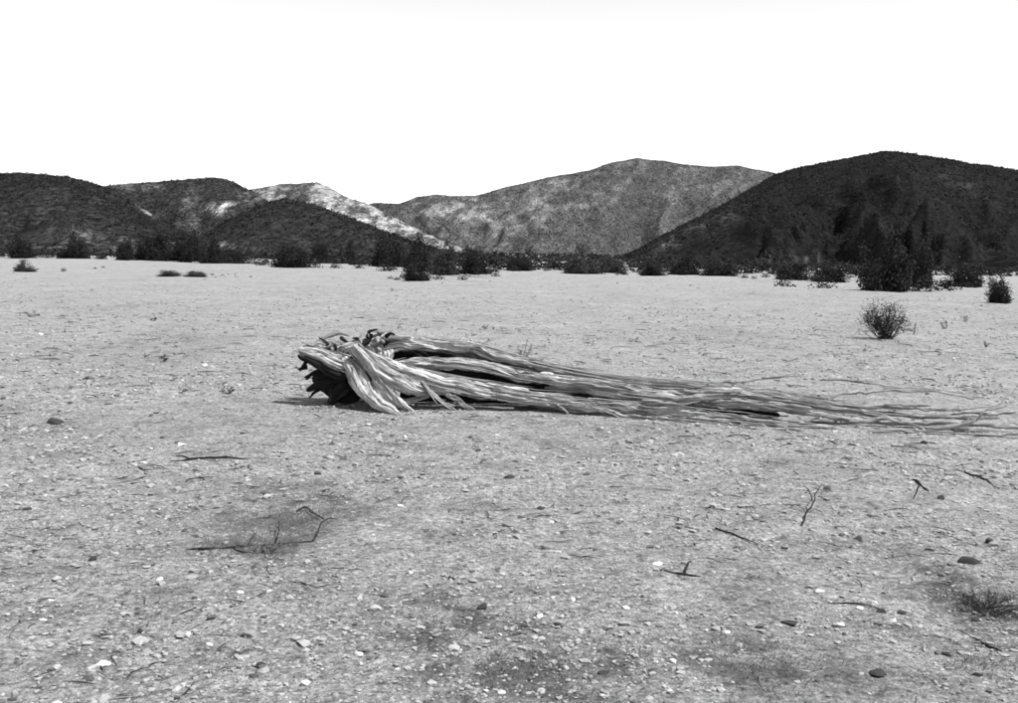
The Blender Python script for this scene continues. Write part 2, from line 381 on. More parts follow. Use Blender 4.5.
# ------------------------------------------------------------------ shrubs
def bush_variant(seed, nstem, nleaf, leaf, tight, top):
    r = np.random.default_rng(seed); st = []; tips = []
    for k in range(nstem):
        a = r.uniform(0, 2 * math.pi); el = r.uniform(.02, 1.45); L = r.uniform(.62, 1.0) * (.9 + .16 * math.sin(3 * a + seed) + .1 * math.sin(5 * a))
        e = np.array([math.cos(a) * math.cos(el) * L, math.sin(a) * math.cos(el) * L, .1 + math.sin(el) * L * top])
        b = np.array([math.cos(a) * abs(r.normal(0, .33)) + r.normal(0, .08), math.sin(a) * abs(r.normal(0, .33)) + r.normal(0, .08), -.04]); mdl = b * .5 + e * .5 + np.array([0, 0, -.06]) + r.normal(0, .05, 3)
        st.append(tube([b, mdl, e], [.022, .014, .004], 4, 6, seed=seed + k)); tips += [e, mdl * .35 + e * .65, mdl, mdl * .6 + b * .4, b + np.array([0, 0, .1])]
    tips = np.array(tips); i = r.integers(0, len(tips), nleaf); c = tips[i] + r.normal(0, tight, (nleaf, 3)) * np.array([1, 1, .8])
    c[:, 2] = np.abs(c[:, 2] - .02) + .02
    a = r.normal(0, 1, (nleaf, 3)); a /= np.linalg.norm(a, axis=1)[:, None]; b = np.cross(a, r.normal(0, 1, (nleaf, 3))); b /= np.linalg.norm(b, axis=1)[:, None]
    s = leaf * r.uniform(.6, 1.4, (nleaf, 1)); a = a * s; b = b * s * .55
    V = np.stack([c - a, c + b, c + a, c - b], 1).reshape(-1, 3)
    sv, sf, su = join(st)
    return fast_mesh('stems', sv, sf, True, su), fast_mesh('foliage', V, np.arange(nleaf * 4).reshape(-1, 4), False)
VAR = [bush_variant(50 + i, 30, 8500, .036, .12, 1.0 + .12 * (i % 3)) for i in range(4)]
for st_, fo_ in VAR: st_.materials.append(M_STEM)
LEAFV = []
for i, (st_, fo_) in enumerate(VAR):
    g = fo_.copy(); fo_.materials.append(M_LEAF); g.materials.append(M_LEAF2); LEAFV.append((st_, fo_, g))
BUSHES = []
def bush(u0, u1, vtop, vbase, label, k=0, grey=False, depth=.9):
    p = ground_at((u0 + u1) / 2, vbase); mpp = p[1] / FPX
    e = empty('desert_shrub', p - np.array([0, 0, .02])); wd = (u1 - u0) * mpp / 2 * 1.16; ht = (vbase - vtop) * mpp * .98
    e.rotation_euler.z = random.uniform(0, 6.28)
    st_, fd, fg = LEAFV[k % 4]
    for nm, me in (('stems', st_), ('foliage', fg if grey else fd)):
        o = add(nm, me, None, e)
    e.scale = (wd, wd * depth, ht); BUSHES.append((p, wd, ht))
    tag(e, label, 'shrub', 'shrubs along the far edge of the plain'); return e
bush(4, 38, 236, 259, 'dark shrub at the far left edge below the left hill', 0)
bush(57, 93, 236, 259.5, 'dark round shrub standing alone near the left edge', 1)
bush(116, 137, 243, 260, 'small dark shrub just left of the big black thicket', 2)
bush(133, 178, 231, 261, 'tall black shrub forming the left half of the left thicket', 3)
bush(168, 208, 233, 261.5, 'tall black shrub forming the middle of the left thicket', 0)
bush(196, 226, 241, 263.5, 'mid sized dark shrub on the right slope of the left thicket', 1)
bush(216, 244, 249, 263.5, 'low dark shrub trailing off the right end of left thicket', 2)
bush(268, 312, 242, 268, 'wide black shrub below the pointed front hill', 3)
bush(308, 333, 240, 264, 'narrow dark shrub touching the wide one below the pointed hill', 0)
bush(340, 357, 244, 264, 'small upright dark shrub alone right of the wide black shrub', 1)
bush(367, 406, 239, 267, 'dense black shrub at the left end of the central thicket', 2)
bush(402, 434, 260, 281.5, 'low black shrub standing in front of the central thicket', 3)
bush(400, 432, 240, 272, 'tall dark shrub in the middle of the central thicket', 1)
bush(426, 462, 244, 275, 'ragged grey dark shrub right of centre in the central thicket', 0, True)
bush(454, 492, 252, 274, 'low dark shrub at the right end of the central thicket', 2)
bush(500, 536, 255, 271, 'flat dark shrub alone under the pale slope of the middle hill', 3)
bush(560, 600, 249, 274, 'loose grey shrub below the peak of the middle hill', 1, True)
bush(592, 626, 259, 273, 'low grey shrub right of the loose grey one', 2, True)
bush(638, 668, 261, 276, 'first low black shrub of the row at right hill foot', 0)
bush(664, 702, 258, 275, 'second and tallest black shrub of the right hill row', 1)
bush(698, 736, 263, 276, 'third low black shrub of the row at right hill foot', 2)
bush(772, 814, 261, 280, 'wide black shrub left of the biggest shrub on the right', 3)
bush(806, 852, 264, 282, 'low black shrub joining the wide one to the biggest shrub', 0)
bush(854, 916, 238, 291, 'biggest black shrub under the right hill', 1)
bush(900, 938, 246, 287, 'black shrub leaning on the right side of the biggest one', 2)
bush(948, 987, 262, 287, 'dark shrub beyond the pale gap near the right edge', 3)
bush(984, 1013, 276, 303, 'small dark shrub nearest to the right edge of the plain', 0)
bush(13, 36, 261, 272, 'tiny grey shrub out on the plain at the left edge', 1, True)
bush(152, 184, 271, 276.5, 'left of two flat grey shrubs on the plain below left thicket', 2, True)
bush(182, 208, 270, 277, 'right of two flat grey shrubs on the plain below left thicket', 3, True)

def scatter_plain():
    r = np.random.default_rng(9); n = 4500
    y = 98 + 260 * r.random(n) ** 1.3; x = r.uniform(-1, 1, n) * (y * .62 + 5)
    u, _ = project(np.stack([x, y, np.zeros(n)], -1))
    edge = np.interp(u, [0, 120, 250, 420, 480, 560, 640, 760, 850, 900, 935, 1020], [112, 112, 105, 78, 85, 95, 92, 88, 78, 70, 88, 62])
    keep = (y > edge * (1 + .25 * r.random(n))) & (r.random(n) < .35 + .9 * (fbm(x / 14, y / 14, 88, 3) > .48))
    x, y = x[keep], y[keep]; s = r.lognormal(0, .35, len(x))
    A = [dome_shrubs(np.stack([x, y, gh(x, y)], -1), s * .8, s * .75, 40, 6, .15)]
    x, y, s = [], [], []
    for (p, wd, ht) in BUSHES:           # smaller scrub crowding round the named shrubs
        if p[1] < 40: continue
        q = 7; x += list(p[0] + r.normal(0, 1.3, q) * wd); y += list(p[1] + abs(r.normal(0, 5, q)) + .3 * wd); s += list(r.uniform(.35, .8, q) * ht * .55)
    x, y, s = map(np.array, (x, y, s)); A.append(dome_shrubs(np.stack([x, y, gh(x, y)], -1), s * .95, s * .85, 240, 16, .075))
    n = 3200; y = 220 + 950 * r.random(n) ** 1.4; x = r.uniform(-1, 1, n) * (y * .58); s = r.lognormal(0, .3, n) * (1 + y / 1500)
    A.append(dome_shrubs(np.stack([x, y, gh(x, y)], -1), s, s * .95, 14, 17, .24))
    V = np.vstack([q[0] for q in A]); F = np.arange(len(V)).reshape(-1, 3)
    o = add('plain_scrub', fast_mesh('plain_scrub', V, F, False), M_SCRUB)
    tag(o, 'low grey scrub along the far edge of the plain', 'scrub', kind='stuff')
    # small tufts and weeds, thin, over the middle distance of the plain
    n = 3500; y = 14 + 90 * r.random(n) ** 1.2; x = r.uniform(-1, 1, n) * (y * .56 + 1); s = r.lognormal(0, .5, n) * .028
    keep = fbm(x / 5, y / 9, 91, 3) > .47; x, y, s = x[keep], y[keep], s[keep]
    V, F = dome_shrubs(np.stack([x, y, gh(x, y)], -1), s * 1.4, s, 14, 8, .2)
    o = add('low_weeds', fast_mesh('low_weeds', V, F, False), M_GRASS)
    tag(o, 'tiny dry weeds sprinkled over the middle of the plain', 'weeds', kind='stuff')
scatter_plain()

def sparse_bush(name, u, vbase, hpx, wpx, label, nst, seed, leaves=0, mat=M_DTWIG, thick=.008, cat='shrub'):
    p = ground_at(u, vbase); mpp = p[1] / FPX; H = hpx * mpp; W = wpx * mpp / 2; r = np.random.default_rng(seed)
    e = empty(name, p); parts = []; tips = []
    for k in range(nst):
        a = r.uniform(0, 2 * math.pi); rad = r.uniform(.3, 1); top = r.uniform(.25, 1) * (1 - .25 * rad)
        end = np.array([math.cos(a) * rad * W, math.sin(a) * rad * W, top * H]); b = np.array([r.normal(0, .14) * W, r.normal(0, .14) * W, -.02])
        mid = b * .55 + end * .45 + r.normal(0, .09, 3) * W; mid[2] = max(mid[2], .03)
        parts.append(tube([b, mid, end], [thick, thick * .75, thick * .3], 4, 8, wob=W * .12, seed=seed + k)); tips.append(end)
        for j in range(5):
            f = r.uniform(.3, .95); q = mid * (1 - f) + end * f; d = r.normal(0, 1, 3); d[2] = abs(d[2]) * .7; d = d / np.linalg.norm(d) * r.uniform(.15, .38) * W
            parts.append(tube([q, q + d * .5 + r.normal(0, .05, 3) * W, q + d], [thick * .55, thick * .4, thick * .2], 3, 5, seed=seed + k + j)); tips.append(q + d)
    add('stems', fast_mesh('stems', *join(parts)[:2], True, join(parts)[2]), mat, e)
    if leaves:
        tips = np.array(tips); c = tips[r.integers(0, len(tips), leaves)] + r.normal(0, .09, (leaves, 3)) * W
        c[:, 2] = np.maximum(c[:, 2], .02); V = c[:, None, :] + r.normal(0, .010, (leaves, 3, 3))
        add('foliage', fast_mesh('foliage', V.reshape(-1, 3), np.arange(leaves * 3).reshape(-1, 3), False), M_LEAF, e)
    tag(e, label, cat); return e
sparse_bush('sparse_shrub', 886, 339, 42, 52, 'thin see-through dark shrub on the plain at right', 60, 401, 4200)
sparse_bush('dry_plant', 944, 329, 12, 12, 'tiny dark plant just right of the see-through shrub', 7, 402, 40, thick=.006, cat='plant')
sparse_bush('dry_plant', 966, 322, 11, 14, 'tiny plant farther right and behind the see-through shrub', 7, 403, 40, thick=.006, cat='plant')
sparse_bush('dry_plant', 986, 347, 13, 8, 'thin upright dry plant near the right edge of the plain', 5, 404, 10, thick=.005, cat='plant')
sparse_bush('dry_plant', 914, 334, 16, 6, 'thin dry stalk at the foot of the see-through shrub', 4, 405, 6, thick=.005, cat='plant')
sparse_bush('dry_plant', 522, 361, 25, 34, 'forked dry twig plant rising behind the fallen trunk', 6, 406, 0, thick=.007, cat='plant', mat=M_TWIG)
sparse_bush('dry_plant', 32, 317, 7, 16, 'low dark tuft on the plain near left edge', 8, 407, 60, thick=.005, cat='plant')
sparse_bush('dry_plant', 153, 321, 6, 10, 'small dark tuft alone on the left plain', 7, 408, 60, thick=.005, cat='plant')
sparse_bush('dry_plant', 165, 362, 7, 11, 'small grey tuft between left plain and fallen trunk', 7, 409, 40, thick=.005, cat='plant', mat=M_TWIG)
sparse_bush('dry_plant', 229, 394, 8, 17, 'grey dry tuft left of the root end of the trunk', 9, 410, 20, thick=.004, cat='plant', mat=M_TWIG)

# ------------------------------------------------------------------ fallen trunk
YC = ([290, 390, 540, 700, 800, 1000, 1150], [10.05, 9.86, 9.9, 9.45, 9.25, 9.0, 8.85])
TPK = [.2]
def tp(u, v, d=0.0, r=0.0):
    Y = np.interp(u, *YC) + d; q = ray(u, v); p = np.array([q[0] * Y, Y, CAM.z + q[2] * Y])
    p[2] = max(p[2], float(gh(p[0], p[1])) + r * TPK[0]); return p
TB = np.array([*ground_at(385, 405)[:2], 0.0]); TB[2] = float(gh(TB[0], TB[1]))
trunk = empty('fallen_trunk', TB)
tag(trunk, 'fallen bleached dead trunk with twisted strands and splayed root end', 'dead trunk')
def px2m(px): return px * 9.9 / FPX
seedc = [500]
def strand(name, pts, radpx, flat=1.0, fibre=.36, lobes=8, twist=1.2, mat=None, fine=0, wob=.05, sides=44, label=None, parent=None):
    seedc[0] += 13; sd = seedc[0]; rr = [px2m(x) for x in radpx]
    rmid = np.interp(np.linspace(0, 1, len(pts)), np.linspace(0, 1, len(rr)), rr)
    P = np.array([tp(p[0], p[1], p[2], rm) for p, rm in zip(pts, rmid)]) - TB
    L = np.linalg.norm(np.diff(P, axis=0), axis=1).sum(); n = int(np.clip(L / .016, 14, 260))
    v, f, uu = tube(P, rr, sides, n, fibre, lobes, twist, flat, wob, sd)
    o = add(name, fast_mesh(name, v, f, True, uu), mat or M_WOOD, parent or trunk)
    if label: o['label'] = label
    if fine:
        r = np.random.default_rng(sd); pr = []; Cp = crom(P, n)
        for k in range(fine):
            a0 = r.uniform(0, .7); a1 = min(1, a0 + r.uniform(.15, .5)); i0, i1 = int(a0 * (n - 1)), int(a1 * (n - 1))
            if i1 - i0 < 4: continue
            idx = np.linspace(i0, i1, 6).astype(int); rad = np.interp(idx / (n - 1), np.linspace(0, 1, len(rr)), rr)
            th = r.uniform(-.4, 3.5); dev = np.linspace(0, 1, 6) ** 2 * r.uniform(-.02, .09)
            q = Cp[idx] + np.stack([0 * rad, -np.cos(th) * (rad * flat + dev), np.sin(th) * (rad + dev * .6)], -1) * 1.0
            pr.append(tube(q, [.007 * r.uniform(.6, 1.5), .006, .002], 5, 18, wob=.02, seed=sd + k))
        if pr:
            v, f, uu = join(pr); add('splinters', fast_mesh('splinters', v, f, True, uu), mat or M_WOOD, o, kind='stuff')
    return o
# main twisted strands, front to back
strand('trunk_strand', [(372, 349, .38), (388, 346, .40), (405, 343, .42), (425, 343.5, .42), (450, 345.5, .42), (480, 349.5, .40), (500, 356, .36), (540, 366, .34), (580, 374, .36), (630, 381.5, .4), (700, 387, .5), (770, 392, .6)], [6, 7, 7, 6, 5.5, 5, 4.6, 4.2, 3.8, 3, 1.5], fine=22)
strand('trunk_strand', [(378, 366, .22), (395, 367, .25), (415, 365, .27), (440, 364, .27), (480, 366.5, .25), (520, 376, .24), (560, 380.5, .24), (600, 386, .26), (660, 394, .3), (730, 399, .32)], [5.5, 6, 6, 5.8, 5.6, 5, 4.3, 3], fine=20)
strand('trunk_strand', [(362, 352, .16), (380, 364, .14), (405, 373, .12), (440, 383, .08), (480, 390.5, .05), (520, 398, .04), (560, 402.5, .04), (610, 406, .05), (670, 411, .06), (730, 417, .05), (790, 424, .05)], [7, 8, 8.5, 9, 8.8, 8, 6.5, 5.5, 4.5, 3, 1.5], fine=26)
strand('trunk_strand', [(354, 346, .06), (368, 360, .02), (385, 373, -.02), (402, 382, -.02), (420, 389, .0), (445, 391, .06), (470, 393, .12)], [7, 8.5, 9, 9, 7, 5, 3], fine=12)
strand('trunk_strand', [(545, 388, .40), (565, 389, .38), (590, 390, .34), (630, 395, .25), (690, 401, .2), (750, 406, .15), (810, 414, .1), (870, 421, .1)], [3, 5, 5.5, 5, 4.2, 3.2, 1.5], fine=14)
strand('trunk_strand', [(520, 399, .2), (555, 404, .16), (600, 409, .1), (650, 415, .06), (700, 421, .04), (760, 427, .02), (820, 431, .02), (900, 434, 0)], [6, 7, 6, 5, 4, 3, 1.5], fine=14)
strand('trunk_strand', [(560, 384, .3), (620, 389, .32), (680, 395, .34), (730, 393, .34), (780, 395, .34), (830, 401, .34), (890, 408, .34), (960, 411, .4)], [4, 5, 5, 4.5, 3.5, 2.5, 1.5], fine=14)
strand('trunk_strand', [(630, 410, .16), (672, 405, .14), (700, 398, .16), (745, 395, .2), (800, 403, .2), (850, 410, .2), (910, 416, .2), (1000, 419, .2)], [2.5, 4, 4, 3.5, 3, 2.2, 1.2], fine=12)
strand('trunk_strand', [(385, 352, .55), (430, 352, .6), (490, 364, .6), (560, 379, .6), (640, 387, .65), (720, 392, .7), (800, 397, .7)], [8, 9, 8, 6.5, 5, 3.5, 2], mat=M_BARK_SHADE)  # this and next three: backing strands coloured near black, painting shade between front strands
strand('trunk_strand', [(395, 375, .5), (440, 382, .54), (500, 392, .52), (560, 397, .45), (620, 402, .36), (700, 409, .28), (780, 416, .25)], [12, 13, 12, 9, 6, 4, 2], mat=M_BARK_SHADE)
strand('trunk_strand', [(400, 395, .55), (470, 400, .55), (540, 402, .5), (610, 406, .4), (680, 408, .4)], [11, 11, 9, 6, 3], mat=M_BARK_SHADE)
strand('trunk_strand', [(390, 364, .48), (440, 369, .5), (500, 376, .5), (560, 386, .46), (620, 392, .42)], [8, 9, 8, 6, 3], mat=M_BARK_SHADE)
strand('trunk_strand', [(545, 403, .04), (575, 407, .0), (610, 413, -.05), (650, 420, -.05), (690, 424, -.05)], [3.5, 3.5, 3, 2, 1], fine=8)
# thin feet that reach the sand below the front strands
TPK[0] = -.6
for sr_ in [[(421, 380, .0), (426, 389, -.04), (433, 397, -.06), (442, 404, -.08), (452, 410, -.09)], [(424, 382, .0), (430, 392, -.04), (438, 399, -.06), (446, 404, -.08), (458, 410, -.09)], [(436, 386, .04), (447, 395, .0), (458, 402, -.02), (472, 410, -.04)],
            [(442, 390, .04), (452, 398, .0), (462, 404, -.02), (476, 411, -.04)], [(428, 393, .08), (412, 398, .02), (398, 402, -.02), (386, 409, -.05)], [(430, 396, .06), (416, 400, .02), (404, 404, -.02), (394, 411, -.05)], [(548, 402, .0), (558, 406, -.03), (568, 415, -.06)]]:
    strand('side_root', sr_, [1.9, 2.0, 1.6, 1.2, .6], wob=.05, sides=12, fibre=.5, fine=3)
# root end
strand('root_foot', [(346, 360, .14), (355, 374, .02), (364, 388, -.1), (377, 400, -.16), (392, 410, -.2), (404, 417, -.22)], [8, 9.5, 9, 7.5, 5, 2], fine=10, lobes=5)
strand('root_foot', [(372, 366, .04), (380, 381, -.04), (389, 393, -.08), (400, 404, -.1), (416, 413, -.1)], [7, 7, 6, 4, 1.5], fine=8, lobes=5)
strand('root_foot', [(352, 372, .3), (342, 388, .3), (334, 399, .28), (326, 407, .25)], [8, 7, 5, 2.5], lobes=5, mat=M_BARK_SHADE)
strand('root_foot', [(346, 384, .14), (340, 393, .08), (334, 400, .04), (330, 406, .0)], [8, 7, 5, 2], lobes=5, mat=M_BARK_SHADE)
TPK[0] = .2
strand('root_stub', [(356, 364, .22), (340, 363, .12), (326, 358, .06), (312, 354, .04), (297, 350, .04)], [9, 9, 7.5, 6, 3], flat=1.3, fine=10, lobes=5, label='pale root slab pointing left')
strand('root_stub', [(350, 352, .36), (336, 349, .34), (322, 345, .34), (310, 346, .34)], [8, 8, 6.5, 3], fine=6, lobes=5)
strand('root_stub', [(345, 380, .2), (330, 383, .1), (318, 387, .06), (307, 390.5, .03)], [9, 5.5, 4, 2.2], mat=M_BARK_SHADE, sides=14, label='dark broken root stub')
strand('root_stub', [(340, 372, .2), (326, 369, .12), (316, 373, .1), (305, 377, .1)], [6, 4, 2.5, 1.6], mat=M_BARK_SHADE, sides=12)
strand('root_stub', [(348, 376, .1), (330, 370, .05), (313, 363, .0), (298, 355.5, .0)], [9, 7, 4, 1.8], mat=M_BARK_SHADE, sides=14)
strand('root_stub', [(335, 368, .3), (322, 350, .36), (320, 342, .38), (326, 336, .38), (338, 334, .38), (348, 336, .38)], [4, 3, 2.2, 2.4, 2.2, 1.2], sides=12, wob=.05, fibre=.5)
strand('root_stub', [(352, 350, .3), (362, 341, .3), (373, 335, .32), (384, 332, .34)], [6, 5, 4.5, 2], sides=16, wob=.06, fibre=.5)
strand('root_stub', [(366, 350, .3), (373, 342, .3), (386, 338, .32), (399, 338, .34), (412, 336, .36)], [6, 5, 4, 3, 1.2], sides=16, wob=.06, fibre=.45)
strand('root_stub', [(350, 364, .1), (357, 353, .1), (363, 346, .12), (371, 341, .16)], [4, 3.5, 3, 1.5], sides=14, wob=.06, mat=M_BARK_SHADE, fibre=.5)
strand('root_stub', [(344, 352, .22), (352, 346, .22), (360, 341, .24), (366, 336, .26)], [5, 4.5, 3.5, 1.5], sides=14, wob=.07, fibre=.5)
rr_ = np.random.default_rng(5)
for k_ in range(30):
    u_, v_ = rr_.uniform(306, 396), 0; v_ = np.interp(u_, [306, 325, 350, 375, 396], [352, 344, 344, 339, 342]) + rr_.uniform(-2, 16); a_ = rr_.uniform(2.2, 6.6); l_ = rr_.uniform(5, 12)
    strand('root_twig', [(u_, v_, .22), (u_ + l_ * .5 * math.cos(a_) + rr_.normal(0, 1.2), v_ + l_ * .4 * math.sin(a_), .2), (u_ + l_ * math.cos(a_), v_ + l_ * .75 * math.sin(a_), .18)], [rr_.uniform(1.6, 3.4), 2, .7], sides=9, mat=(M_WOOD, M_WOOD, M_BARK_SHADE)[k_ % 3], wob=.05, fibre=.6)
strand('root_stub', [(368, 350, .24), (374, 342, .22), (381, 338, .22), (386, 341, .24)], [3.5, 3.2, 2.5, 1], sides=14, wob=.09, fibre=.7)
for k_, (a_, b_, c_, m_) in enumerate([((330, 352), (327, 343), (318, 336), M_TWIG), ((372, 338), (369, 332), (377, 330), M_BARK_SHADE), ((378, 342), (381, 336), (376, 331), M_BARK_SHADE), ((308, 356), (303, 366), (300, 372), M_BARK_SHADE),
        ((383, 338), (390, 334), (396, 335), M_BARK_SHADE), ((362, 344), (357, 339), (352, 338), M_BARK_SHADE), ((340, 337), (346, 341), (352, 346), M_TWIG), ((316, 350), (309, 346), (303, 346), M_TWIG), ((344, 348), (349, 352), (350, 358), M_BARK_SHADE),
        ((352, 342), (348, 348), (342, 350), M_BARK_SHADE), ((366, 342), (370, 338), (372, 334), M_BARK_SHADE), ((318, 374), (311, 375), (306, 380), M_BARK_SHADE), ((320, 388), (313, 393), (309, 397), M_BARK_SHADE)]):
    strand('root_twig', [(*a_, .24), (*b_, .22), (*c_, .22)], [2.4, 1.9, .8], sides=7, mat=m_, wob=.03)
def lump(name, pts, sub, amp, mat, seed):
    import bmesh
    bm = bmesh.new(); bmesh.ops.create_icosphere(bm, subdivisions=sub, radius=1)
    V = np.array([v.co[:] for v in bm.verts]); F = np.array([[q.index for q in f.verts] for f in bm.faces]); bm.free()
    r = np.random.default_rng(seed); dsp = 0
    for k in range(14):
        kv = r.normal(0, 1, 3) * (1.5 + k * .45); dsp = dsp + np.sin(V @ kv + r.uniform(0, 6.3)) * amp / (1 + k * .35)
    c, s = pts; V = V * (1 + dsp)[:, None] * np.array(s) + np.array(c) - TB
    uv = np.stack([V[:, 0] * 3 + V[:, 1], V[:, 2] * 3], -1)
    return add(name, fast_mesh(name, V, F, True, uv), mat, trunk)
lump('root_core', (tp(345, 381, .3), (.24, .18, .20)), 4, .13, M_BARK_SHADE, 61)  # shade of the root hollow painted as a near-black lump
lump('root_crown', (tp(374, 358, .36), (.18, .17, .15)), 4, .16, M_WOOD, 62)
lump('root_crown', (tp(346, 356, .34), (.15, .15, .09)), 4, .18, M_WOOD, 63)
# thin ribs and loose fibre spreading over the sand at the tip
r_ = np.random.default_rng(77)
TPK[0] = -.7
for k in range(20):
    u0 = r_.uniform(640, 1000); v0 = np.interp(u0, [640, 760, 900, 1000], [402, 409, 415, 420]) + r_.uniform(-14, 14); L = r_.uniform(35, 125)
    dd = r_.uniform(0, .5); sl = r_.uniform(-.05, .08); kink = r_.normal(0, 2.0)
    pts = [(u0 + L * t, v0 + sl * L * t + kink * (t > .5), dd) for t in (0, .3, .55, .8, 1)]
    strand('rib_tip', pts, [r_.uniform(1.0, 2.6), 2.0, 1.2], fibre=.55, lobes=5, sides=10, wob=.04)
for pts, rd in [([(815, 404, .5), (838, 394, .6), (865, 391, .7), (900, 390, .8), (940, 392, .8), (975, 398, .8)], [2, 2, 1.5, .6]),
                ([(822, 379, 1.6), (845, 381, 1.6), (870, 384, 1.5), (900, 388, 1.4)], [1.5, 1.3, .6]),
                ([(845, 421, .1), (866, 422, .05), (884, 417.5, .02), (902, 422, .0), (925, 428, 0)], [2, 2.4, 2, 1]),
                ([(893, 412, .2), (925, 415, .2), (960, 412, .25), (1010, 405, .4)], [3, 2.4, 1]),
                ([(925, 429, 0), (955, 426, 0), (975, 421, .0), (984, 412, .0)], [2.2, 2.6, 1.2]),
                ([(868, 431, -.1), (920, 432, -.1), (970, 435, -.1), (1030, 436, -.1)], [1.6, 1.6, 1]),
                ([(700, 384, .9), (735, 382, 1.0), (770, 378, 1.1), (800, 377, 1.2)], [1.6, 1.3, .5]),
                ([(612, 384, .6), (622, 379, .6), (638, 381, .6)], [2.2, 2.5, 1])]:
    strand('rib_tip', pts, rd, fibre=.55, lobes=5, sides=10, wob=.05, fine=3)

# ------------------------------------------------------------------ gravel (stuff)
def icos(sub):
    import bmesh
    bm = bmesh.new(); bmesh.ops.create_icosphere(bm, subdivisions=sub, radius=1)
    V = np.array([v.co[:] for v in bm.verts]); F = np.array([[q.index for q in f.verts] for f in bm.faces]); bm.free(); return V, F
def build_gravel():
    r = np.random.default_rng(21); V0, F0 = icos(1)
    N = 68000
    y = 2.6 * (42 / 2.6) ** (r.random(N) ** .95); x = r.uniform(-1, 1, N) * (y * .56 + .35)
    size = r.lognormal(math.log(.0072), .5, N) * np.clip(y / 6, .8, 1.9)
    dens = np.clip((fbm(x * .9, y * .9, 31, 5) - .33) * 3.6, .06, 1) * (1 - .93 * blobs(x, y, SAND))
    keep = r.random(N) < dens; x, y, size = x[keep], y[keep], np.clip(size[keep], .002, .028); n = len(x)
    variants = [V0 * (1 + r.normal(0, .24, (len(V0), 1))) for _ in range(24)]
    W = np.array(variants)[r.integers(0, 24, n)]
    sc = np.stack([r.uniform(.8, 1.4, n), r.uniform(.7, 1.2, n), r.uniform(.3, .75, n)], -1) * size[:, None]
    W = W * sc[:, None, :]; a = r.uniform(0, 6.283, n); c, s = np.cos(a), np.sin(a)
    V = np.stack([W[..., 0] * c[:, None] - W[..., 1] * s[:, None], W[..., 0] * s[:, None] + W[..., 1] * c[:, None], W[..., 2]], -1)
    V += np.stack([x, y, gh(x, y) + sc[:, 2] * .25], -1)[:, None, :]
    tone = np.where(r.random(n) < .12, r.uniform(.06, .11, n), np.where(r.random(n) < .045, r.uniform(.3, .4, n), r.uniform(.19, .31, n)))
    F = (F0[None] + (np.arange(n) * len(V0))[:, None, None]).reshape(-1, 3)
    me = fast_mesh('gravel', V.reshape(-1, 3), F, False, attrs={'tone': np.repeat(tone, len(V0))})
    tag(add('gravel', me, M_GRAVEL), 'loose small gravel covering the foreground plain', 'gravel', kind='stuff')

build_gravel()

# litter: short dead stalk bits nobody could count
def build_litter():
    r = np.random.default_rng(33); parts = []
    for k in range(1500):
        y = 3 * (24 / 3) ** r.random(); x = r.uniform(-1, 1) * (y * .54)
        if fbm(np.array([x * .7]), np.array([y * .7]), 71, 3)[0] < .47: continue
        L = r.uniform(.02, .09) * min(2.2, max(.8, y / 6)); a = r.uniform(0, 3.14); d = np.array([math.cos(a), math.sin(a), 0]) * L
        p = np.array([x, y, float(gh(x, y)) + .006]); b = r.normal(0, .2, 3) * L; b[2] = abs(b[2]) * .5
        t = r.uniform(.0015, .004) * min(2.2, max(.8, y / 6))
        parts.append(tube([p - d, p + b, p + d], [t, t, t * .5], 3, 4))
    v, f, u = join(parts); tag(add('stalk_litter', fast_mesh('stalk_litter', v, f, True, u), M_TWIG), 'short broken stalks littering the gravel', 'litter', kind='stuff')
build_litter()

# ------------------------------------------------------------------ single stones
def stone_mesh(seed, amp):
    V, F = icos(3); r = np.random.default_rng(seed); d = 0
    for k in range(10):
        kv = r.normal(0, 1, 3) * (1 + k * .5); d = d + np.sin(V @ kv + r.uniform(0, 6.3)) * amp / (1 + k * .4)
    V = V * (1 + d)[:, None]
    for k in range(11):     # broken facets
        nrm = r.normal(0, 1, 3); nrm /= np.linalg.norm(nrm); h = r.uniform(.5, .85); q = V @ nrm
        V = V - np.maximum(q - h, 0)[:, None] * nrm * .9
    return V, F
SM = {}
def stone(u, v, wpx, tone, label, hr=.55, k=0, dr=.85):
    m = {'p': M_PALE, 'm': M_MID, 'd': M_DARK}[tone]; key = (k % 6, tone)
    if key not in SM:
        V, F = stone_mesh(700 + k % 6, .2); SM[key] = fast_mesh('stone', V, F, True); SM[key].materials.append(m)
    p = ground_at(u, v); s = wpx * p[1] / FPX / 2
    o = add('stone', SM[key], None); o.scale = (s, s * dr, s * hr); o.rotation_euler = (random.uniform(-.2, .2), random.uniform(-.2, .2), random.uniform(-.5, .5))
    o.location = (p[0], p[1], p[2] + s * hr * .15); tag(o, label, 'stone', 'single stones on the plain'); return o
